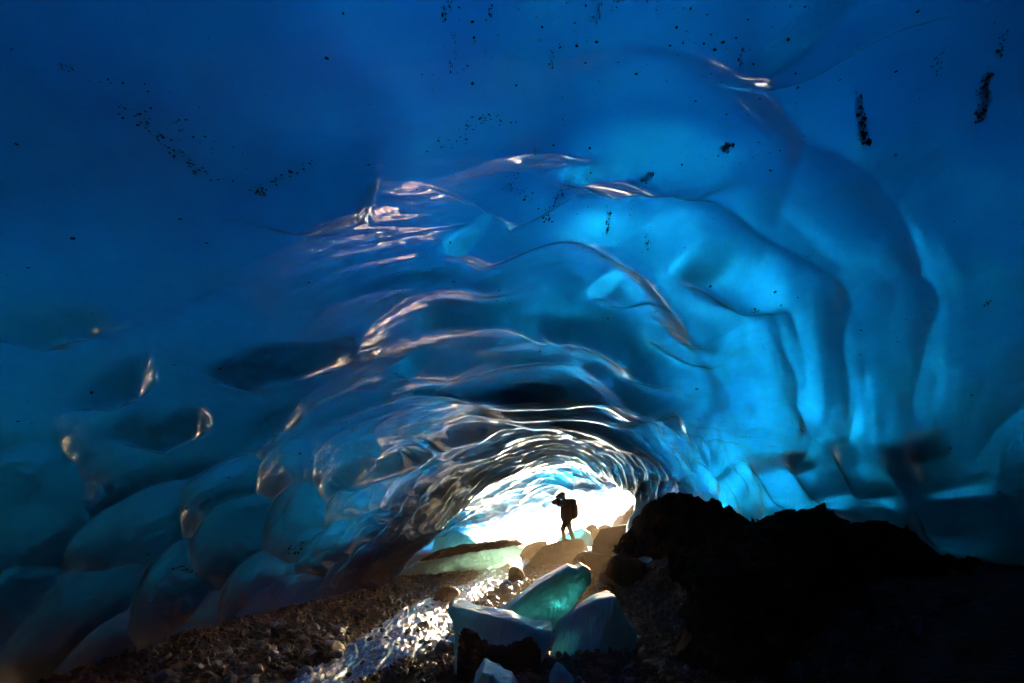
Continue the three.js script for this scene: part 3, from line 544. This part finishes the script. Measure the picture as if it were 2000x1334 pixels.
// ---------------------------------------------------------------- stones and gravel
{
  const R = rng(11), shapes = [...Array(6).keys()].map((i) => rockGeometry(200 + i, 5, 1, 0.72, 0.9, 0.1));
  const stone = (x, z, s, label, groupName, lift = 0.15) => { const o = tag(mesh('stone', shapes[Math.floor(R() * 6)], wetRockMat), label, 'stone', groupName); o.position.set(x, floorY(x, z) + s * lift, z); o.rotation.set(R() * 0.6, R() * 6.3, R() * 0.6); o.scale.set(s * (0.8 + 0.5 * R()), s * (0.7 + 0.4 * R()), s * (0.8 + 0.5 * R())); return o; };
  for (let k = 0; k < 44; k++) {
    const z = -6.4 - 8 * Math.pow(R(), 1.3), [sx, sy, hw] = streamAt(z), w = (R() * 2 - 1), x = sx + w * hw * 1.05, s = 0.04 + 0.16 * R() * R() * R();
    const o = stone(x, z, s, 'dark wet stone standing in the white water of the stream', 'stones in the stream'); o.position.y = sy + 0.02 + s * 0.25;
  }
  for (let k = 0; k < 90; k++) { const z = -6.3 - 3.6 * R(), [sx, , hw] = streamAt(z), x = sx - hw * 0.7 - 2.0 * Math.pow(R(), 1.5); stone(x, z, 0.05 + 0.10 * R() * R(), 'dark wet stone among the glinting stones left of the stream', 'stones on the left bank', 0.35); }
  for (let k = 0; k < 50; k++) { const z = -8.2 - 7 * R(), [sx, , hw] = streamAt(z), x = sx + hw + 0.05 + 0.9 * R(); stone(x, z, 0.06 + 0.13 * R() * R(), 'dark stone on the right bank between the stream and the ice slab', 'stones on the right bank', 0.3); }
  const G = [...Array(3).keys()].map((i) => rockGeometry(300 + i, 1, 1, 0.7, 0.9, 0.12)), n = 7000, M = new THREE.Matrix4(), Q = new THREE.Quaternion(), E = new THREE.Euler(), C = new THREE.Color();
  G.forEach((geo, gi) => {
    const im = new THREE.InstancedMesh(geo, new THREE.MeshStandardMaterial({ color: 0xffffff, roughness: 0.45 }), n);
    im.name = numbered('loose_gravel'); im.userData = { kind: 'stuff', label: 'loose dark gravel covering the cave floor', category: 'gravel' }; im.castShadow = im.receiveShadow = true;
    let k = 0;
    while (k < n) {
      const z = -4.6 - 13 * Math.pow(R(), 1.25), x = -6.3 + 10.5 * R(), [sx, , hw] = streamAt(z); if (Math.abs(x - sx) < hw * 0.9 && R() < 0.85) continue;
      const s = 0.012 + 0.045 * Math.pow(R(), 2.5); E.set(R() * 3, R() * 6, R() * 3); Q.setFromEuler(E);
      M.compose(new THREE.Vector3(x, floorY(x, z) + s * 0.3, z), Q, new THREE.Vector3(s * (0.7 + 0.7 * R()), s, s * (0.7 + 0.7 * R()))); im.setMatrixAt(k, M);
      const v = 0.5 + 1.1 * R(); im.setColorAt(k, C.setRGB(0.030 * v, 0.026 * v, 0.023 * v)); k++;
    }
    scene.add(im);
  });
}

// ---------------------------------------------------------------- the person on the boulder
{
  const cap = (ax, ay, az, ra, bx, by, bz, rb) => { const ex = bx - ax, ey = by - ay, ez = bz - az, l2 = ex * ex + ey * ey + ez * ez; return (x, y, z) => { const t = clamp01(((x - ax) * ex + (y - ay) * ey + (z - az) * ez) / l2); return Math.hypot(x - ax - ex * t, y - ay - ey * t, z - az - ez * t) - mixf(ra, rb, t); }; };
  const ell = (cx, cy, cz, a, b, c) => (x, y, z) => { const k = Math.hypot((x - cx) / a, (y - cy) / b, (z - cz) / c); return (k - 1) * Math.min(a, b, c); };
  const blend = (fs, k) => (x, y, z) => { let d = 9; for (const f of fs) d = smin(d, f(x, y, z), k); return d; };
  const g = group('person'), feet = at(1110, 1061, -18.8);
  g.position.copy(feet); g.rotation.y = 0.12; g.scale.set(1.14, 1.02, 1.14); tag(g, 'person in cap and jacket standing on the boulder, raising a camera to the face', 'person');
  const head = blend([ell(-0.15, 1.655, 0, 0.100, 0.122, 0.088), ell(-0.20, 1.60, 0, 0.055, 0.055, 0.05), cap(-0.235, 1.66, 0, 0.018, -0.258, 1.625, 0, 0.016), ell(-0.14, 1.655, 0.08, 0.02, 0.034, 0.012), ell(-0.14, 1.655, -0.08, 0.02, 0.034, 0.012), cap(-0.10, 1.58, 0, 0.06, -0.05, 1.48, 0, 0.068)], 0.025);
  const legs = blend([cap(-0.03, 0.86, 0.09, 0.105, -0.19, 0.50, 0.10, 0.068), cap(-0.19, 0.50, 0.10, 0.064, -0.155, 0.09, 0.10, 0.046), cap(-0.14, 0.045, 0.10, 0.048, -0.33, 0.03, 0.11, 0.036),
    cap(0.02, 0.86, -0.09, 0.105, 0.10, 0.48, -0.10, 0.068), cap(0.10, 0.48, -0.10, 0.064, 0.20, 0.12, -0.10, 0.046), cap(0.22, 0.075, -0.10, 0.048, 0.04, 0.05, -0.12, 0.036)], 0.03);
  const fingers = [];
  for (const s of [1, -1]) {                            // hands closed round the camera body, four fingers and a thumb each
    const hz = 0.062 * s, wx = -0.30, wy = 1.585;
    fingers.push(cap(wx - 0.01, wy - 0.035, hz * 1.3, 0.03, wx - 0.02, wy + 0.02, hz * 1.2, 0.031));
    for (let i = 0; i < 4; i++) { const fx = wx - 0.045 + i * 0.021, L = [0.05, 0.062, 0.066, 0.055][i]; fingers.push(cap(fx, wy + 0.025, hz * 1.25, 0.0095, fx - 0.008, wy + 0.025 + L * 0.55, hz * 1.15, 0.009), cap(fx - 0.008, wy + 0.025 + L * 0.55, hz * 1.15, 0.009, fx - 0.012, wy + 0.025 + L * 0.8, hz * 0.7, 0.0085)); }
    fingers.push(cap(wx + 0.015, wy - 0.02, hz * 1.1, 0.011, wx + 0.03, wy + 0.03, hz * 0.85, 0.0095));
  }
  const arms = blend([cap(-0.04, 1.45, 0.19, 0.072, -0.33, 1.36, 0.24, 0.056), cap(-0.33, 1.36, 0.24, 0.052, -0.30, 1.56, 0.09, 0.036), cap(-0.04, 1.45, -0.19, 0.072, -0.40, 1.42, -0.22, 0.056), cap(-0.40, 1.42, -0.22, 0.052, -0.30, 1.56, -0.09, 0.036)], 0.03);
  const hands = blend(fingers, 0.006);
  const torso = blend([cap(-0.01, 0.92, 0.06, 0.13, -0.04, 1.38, 0.10, 0.125), cap(-0.01, 0.92, -0.06, 0.13, -0.04, 1.38, -0.10, 0.125)], 0.08);
  const skin = new THREE.MeshStandardMaterial({ color: lin(0.28, 0.17, 0.12), roughness: 0.6 }), cloth = (r, gg, b) => new THREE.MeshStandardMaterial({ color: lin(r, gg, b), roughness: 0.9, bumpMap: withRepeat(fineNoise, 6), bumpScale: 0.004 });
  const body = blend([head, torso, arms, legs], 0.02);
  mesh('body', mergeGeometries([netMesh(body, [-0.5, -0.05, -0.36], [0.4, 1.84, 0.36], 0.02), netMesh(hands, [-0.42, 1.49, -0.14], [-0.2, 1.71, 0.14], 0.005)]), skin, g);
  const coat = (x, y, z) => { const flare = ell(-0.02, 1.12, 0, 0.205 + 0.03 * sstep(1.2, 0.75, y), 0.52, 0.255)(x, y, z); const d = smin(blend([torso, arms], 0.04)(x, y, z) - 0.022, flare, 0.05) + 0.006 * noise(x * 9, y * 9, z * 9); return Math.max(d, 0.74 - y, y - 1.56, -(hands(x, y, z) - 0.012)); };
  mesh('jacket', netMesh(coat, [-0.56, 0.68, -0.4], [0.36, 1.62, 0.4], 0.016), cloth(0.07, 0.05, 0.036), g);
  const trousers = (x, y, z) => Math.max(legs(x, y, z) - 0.014 + 0.006 * noise(x * 11, y * 9, z * 11), 0.10 - y, y - 0.95);
  mesh('trousers', netMesh(trousers, [-0.4, 0.05, -0.3], [0.4, 1.0, 0.3], 0.016), cloth(0.02, 0.02, 0.022), g);
  const boots = (x, y, z) => Math.max(legs(x, y, z) - 0.018, y - 0.15, -0.012 - y);
  mesh('boots', netMesh(boots, [-0.45, -0.05, -0.3], [0.4, 0.2, 0.3], 0.014), cloth(0.02, 0.016, 0.012), g);
  const hat = (x, y, z) => Math.min(Math.max(ell(-0.145, 1.67, 0, 0.115, 0.125, 0.10)(x, y, z), 1.715 - y), ell(-0.24, 1.715, 0, 0.085, 0.022, 0.09)(x, y, z));
  mesh('cap', netMesh(hat, [-0.4, 1.66, -0.16], [0.02, 1.84, 0.16], 0.010), cloth(0.03, 0.028, 0.025), g);
  // camera held to the face
  const place = (o) => { o.position.copy(feet); o.rotation.y = 0.12; o.scale.set(1.14, 1.02, 1.14); return o; };
  const c = tag(place(group('handheld_camera')), 'small dark camera held to the standing person\'s face', 'camera'), black = new THREE.MeshStandardMaterial({ color: lin(0.015, 0.015, 0.015), roughness: 0.4 });
  const cb = mesh('camera_body', new THREE.BoxGeometry(0.05, 0.085, 0.12), black, c); cb.position.set(-0.285, 1.635, 0);
  const lens = mesh('lens', new THREE.CylinderGeometry(0.034, 0.036, 0.075, 20), black, c); lens.rotation.z = Math.PI / 2; lens.position.set(-0.345, 1.63, 0);
  const finder = mesh('viewfinder', new THREE.CylinderGeometry(0.018, 0.03, 0.03, 8), black, c); finder.position.set(-0.275, 1.688, 0);
  // rucksack with two trekking poles strapped below
  const b = tag(place(group('backpack')), 'full dark backpack on the standing person\'s back', 'backpack'), pm = cloth(0.06, 0.042, 0.03);
  const sack = (x, y, z) => { const d = blend([cap(0.20, 0.98, 0.05, 0.14, 0.22, 1.36, 0.06, 0.13), cap(0.20, 0.98, -0.05, 0.14, 0.22, 1.36, -0.06, 0.13), cap(0.27, 1.0, 0, 0.11, 0.29, 1.25, 0, 0.10)], 0.05)(x, y, z); return Math.max(d + 0.006 * noise(x * 10, y * 10, z * 10), 0.125 - x); };
  mesh('pack_body', netMesh(sack, [0.08, 0.78, -0.26], [0.46, 1.56, 0.26], 0.016), pm, b);
  mesh('pack_lid', netMesh(blend([cap(0.13, 1.49, 0.05, 0.075, 0.25, 1.47, 0.05, 0.075), cap(0.13, 1.49, -0.05, 0.075, 0.25, 1.47, -0.05, 0.075)], 0.05), [0.02, 1.38, -0.18], [0.38, 1.6, 0.18], 0.014), pm, b);
  for (const s of [1, -1]) mesh('shoulder_strap', new THREE.TubeGeometry(new THREE.CatmullRomCurve3([[0.15, 1.46, 0.1 * s], [0.02, 1.545, 0.115 * s], [-0.12, 1.50, 0.12 * s], [-0.185, 1.32, 0.125 * s], [-0.12, 1.08, 0.17 * s], [0.12, 0.98, 0.17 * s]].map((p) => new THREE.Vector3(...p))), 24, 0.018, 6), pm, b);
  for (const [x, y0, y1, z, lx, rad] of [[0.175, 0.86, 0.45, 0.07, -0.02, 0.014], [0.26, 0.90, 0.55, -0.08, 0.03, 0.007]]) mesh('trekking_pole', new THREE.TubeGeometry(new THREE.LineCurve3(new THREE.Vector3(x, y0 + 0.45, z + 0.11 * Math.sign(z)), new THREE.Vector3(x + lx, y1, z + 0.1 * Math.sign(z))), 2, rad, 6), black, b);
}

// ---------------------------------------------------------------- threads hanging from the roof by the mouth
{
  const tube = (pts, r) => new THREE.TubeGeometry(new THREE.CatmullRomCurve3(pts), 30, r, 5);
  const g = group('cord_with_weight'); tag(g, 'long thin cord with a small weight hanging in the bright mouth', 'cord');
  const a = at(1202, 940, -21.5), b = at(1189, 1038, -21.5); g.position.copy(b);
  const P3 = (t) => new THREE.Vector3((a.x - b.x) * t + 0.02 * Math.sin(t * 9), (a.y - b.y) * t, 0);
  mesh('cord', tube([0, 0.2, 0.4, 0.6, 0.8, 1].map(P3), 0.011), dirtMat, g);
  const w = mesh('weight', new THREE.IcosahedronGeometry(0.045, 1), dirtMat, g); w.position.copy(P3(0.38)); w.scale.set(0.8, 1.4, 0.8);
  const k = group('hanging_rag'); tag(k, 'short dark ragged strip hanging from the roof edge near the cord', 'strip');
  const c = at(1165, 952, -22), d = at(1168, 990, -22); k.position.copy(d);
  mesh('strand', tube([new THREE.Vector3(), new THREE.Vector3(-0.03, (c.y - d.y) * 0.5, 0), new THREE.Vector3(c.x - d.x, c.y - d.y, 0)], 0.009), dirtMat, k);
  const kn = mesh('knot', new THREE.IcosahedronGeometry(0.04, 1), dirtMat, k); kn.position.set(-0.02, (c.y - d.y) * 0.55, 0); kn.scale.set(0.8, 2.2, 0.7);
}

// ---------------------------------------------------------------- grit and dirt frozen into the ice
{
  const R = rng(5), vault = scene.getObjectByName('glacier_ice_vault'), grain = rockGeometry(900, 2, 1, 0.2, 1, 0.3);
  const M = new THREE.Matrix4(), Q = new THREE.Quaternion(), up = new THREE.Vector3(0, 1, 0), nv = new THREE.Vector3(), pv = new THREE.Vector3();
  const soot = new THREE.MeshStandardMaterial({ color: lin(0.012, 0.012, 0.014), roughness: 0.8 });
  const matrixAt = (px, py, s, sx = 1, spin = 0, dir = null) => {
    const i = iceAt(px, py); if (i < 0) return null;
    nv.set(N[i * 3], N[i * 3 + 1], N[i * 3 + 2]); pv.set(P[i * 3], P[i * 3 + 1], P[i * 3 + 2]);
    const jit = 7 * Math.hypot(pv.x, pv.y - EYE.y, pv.z) / FPX; pv.x += (R() - 0.5) * jit; pv.z += (R() - 0.5) * jit; pv.y += 0;
    if (dir) { const X = dir.clone().addScaledVector(nv, -dir.dot(nv)).normalize(), Z = new THREE.Vector3().crossVectors(X, nv); Q.setFromRotationMatrix(new THREE.Matrix4().makeBasis(X, nv, Z)); }
    else Q.setFromUnitVectors(up, nv).multiply(new THREE.Quaternion().setFromAxisAngle(up, spin));
    pv.addScaledVector(nv, R() < 0.5 ? 0.002 : -0.003 - 0.022 * R());
    return new THREE.Matrix4().compose(pv, Q, new THREE.Vector3(s * sx, s, s));
  };
  const all = [], pxSize = (px, py) => { const i = iceAt(px, py); return i < 0 ? 0 : Math.hypot(P[i * 3], P[i * 3 + 1] - EYE.y, P[i * 3 + 2]) / FPX; };
  const grit = (px, py, s) => { const m = matrixAt(px, py, s * pxSize(px, py) * 0.5, 0.6 + R(), R() * 6); if (m) all.push(m); };
  // specks scattered over the crown of the vault
  for (let k = 0; k < 800; k++) { const px = 820 + 760 * R(), py = 620 * Math.pow(R(), 1.4); if (noise(px * 0.006, py * 0.006, 2) > -0.12) grit(px, py, 1.2 + 4.5 * Math.pow(R(), 4)); }
  for (let k = 0; k < 260; k++) grit(2000 * R(), 1150 * R(), 1.5 + 5 * Math.pow(R(), 3));
  const along = (pts, n, wide, size) => { for (let k = 0; k < n; k++) { const t = R() * (pts.length - 1), i = Math.floor(t), f = t - i, w = wide * (R() + R() + R() - 1.5); grit(mixf(pts[i][0], pts[i + 1][0], f) + w, mixf(pts[i][1], pts[i + 1][1], f) + w * 0.8 * (R() - 0.3), size * (0.4 + R())); } };
  along([[240, 205], [300, 262], [360, 318], [440, 360]], 150, 20, 3);
  along([[250, 160], [330, 230], [420, 300]], 90, 70, 2.6);
  along([[500, 375], [515, 380]], 26, 9, 4); along([[505, 372], [560, 345], [610, 320]], 90, 9, 3);
  along([[860, 300], [930, 240], [980, 225]], 110, 40, 2.8); along([[980, 300], [1010, 370], [1040, 400]], 100, 26, 2.6);
  along([[600, 880], [650, 920]], 40, 30, 3.5); along([[560, 1085], [600, 1060]], 40, 14, 3.5); along([[350, 1105], [385, 1125]], 24, 10, 3); along([[640, 800], [700, 850]], 20, 26, 3);
  const im = new THREE.InstancedMesh(grain, soot, all.length); all.forEach((m, i) => im.setMatrixAt(i, m));
  im.name = 'embedded_grit'; im.userData = { kind: 'stuff', label: 'black grit specks frozen into the blue ice', category: 'grit' }; im.castShadow = im.receiveShadow = true; scene.add(im);
  // dirt streaks: each a part of the vault
  const STREAKS = [[[1062, 430], [1115, 357], 15], [[1183, 460], [1190, 405], 12], [[1263, 490], [1266, 445], 10], [[1238, 440], [1232, 388], 7], [[1420, 296], [1427, 280], 18], [[1255, 368], [1272, 335], 13], [[887, 145], [890, 60], 7], [[945, 130], [947, 80], 5], [[1076, 140], [1080, 100], 9], [[1040, 310], [1050, 290], 9], [[1282, 618], [1290, 560], 9], [[1477, 612], [1472, 600], 10], [[1515, 620], [1522, 590], 5], [[1492, 690], [1510, 650], 6], [[1480, 660], [1500, 690], 5], [[1915, 240], [1925, 170], 15], [[1925, 170], [1945, 130], 12], [[1950, 120], [1962, 62], 9], [[1690, 280], [1680, 185], 16], [[1832, 150], [1840, 100], 8], [[118, 124], [160, 152], 6], [[160, 152], [235, 205], 4], [[1500, 670], [1490, 640], 5], [[1165, 45], [1170, 10], 9], [[1195, 25], [1200, 5], 6], [[868, 40], [880, 5], 12], [[960, 35], [964, 20], 9], [[1445, 140], [1455, 85], 9], [[1390, 70], [1400, 66], 6], [[780, 575], [786, 540], 6], [[772, 690], [800, 665], 6], [[930, 755], [950, 730], 6], [[710, 600], [716, 580], 5], [[880, 350], [905, 300], 6], [[1930, 600], [1935, 585], 10], [[1750, 670], [1755, 640], 6], [[1570, 505], [1590, 498], 7], [[1790, 200], [1796, 170], 5]];
  for (const [A, B, wide] of STREAKS) {
    const L = Math.hypot(A[0] - B[0], A[1] - B[1]), n = Math.ceil(14 + L * wide / 8), parts = [], ia = iceAt(...A), ib = iceAt(...B);
    if (ia < 0 || ib < 0) continue;
    const dir = new THREE.Vector3(P[ib * 3] - P[ia * 3], P[ib * 3 + 1] - P[ia * 3 + 1], P[ib * 3 + 2] - P[ia * 3 + 2]); if (dir.length() < 1e-3) dir.set(0, 0, 1); dir.normalize();
    for (let k = 0; k < n; k++) {
      const t = R(), w = wide * (1 - 0.7 * t) * 0.55 * (R() + R() - 1), px = mixf(A[0], B[0], t) + w * (B[1] - A[1]) / L, py = mixf(A[1], B[1], t) - w * (B[0] - A[0]) / L;
      const m = matrixAt(px, py, (0.12 + 0.5 * R() * R()) * wide * (1 - 0.5 * t) * 0.34 * pxSize(px, py), 1.2 + 2.2 * R(), 0, dir); if (m) parts.push(grain.clone().applyMatrix4(m));
    }
    if (parts.length) mesh('dirt_streak', mergeGeometries(parts), soot, vault);
  }
}

scene.fog = new THREE.FogExp2(lin(1, 0.80, 0.55), 0.011);
renderer.render(scene, camera);
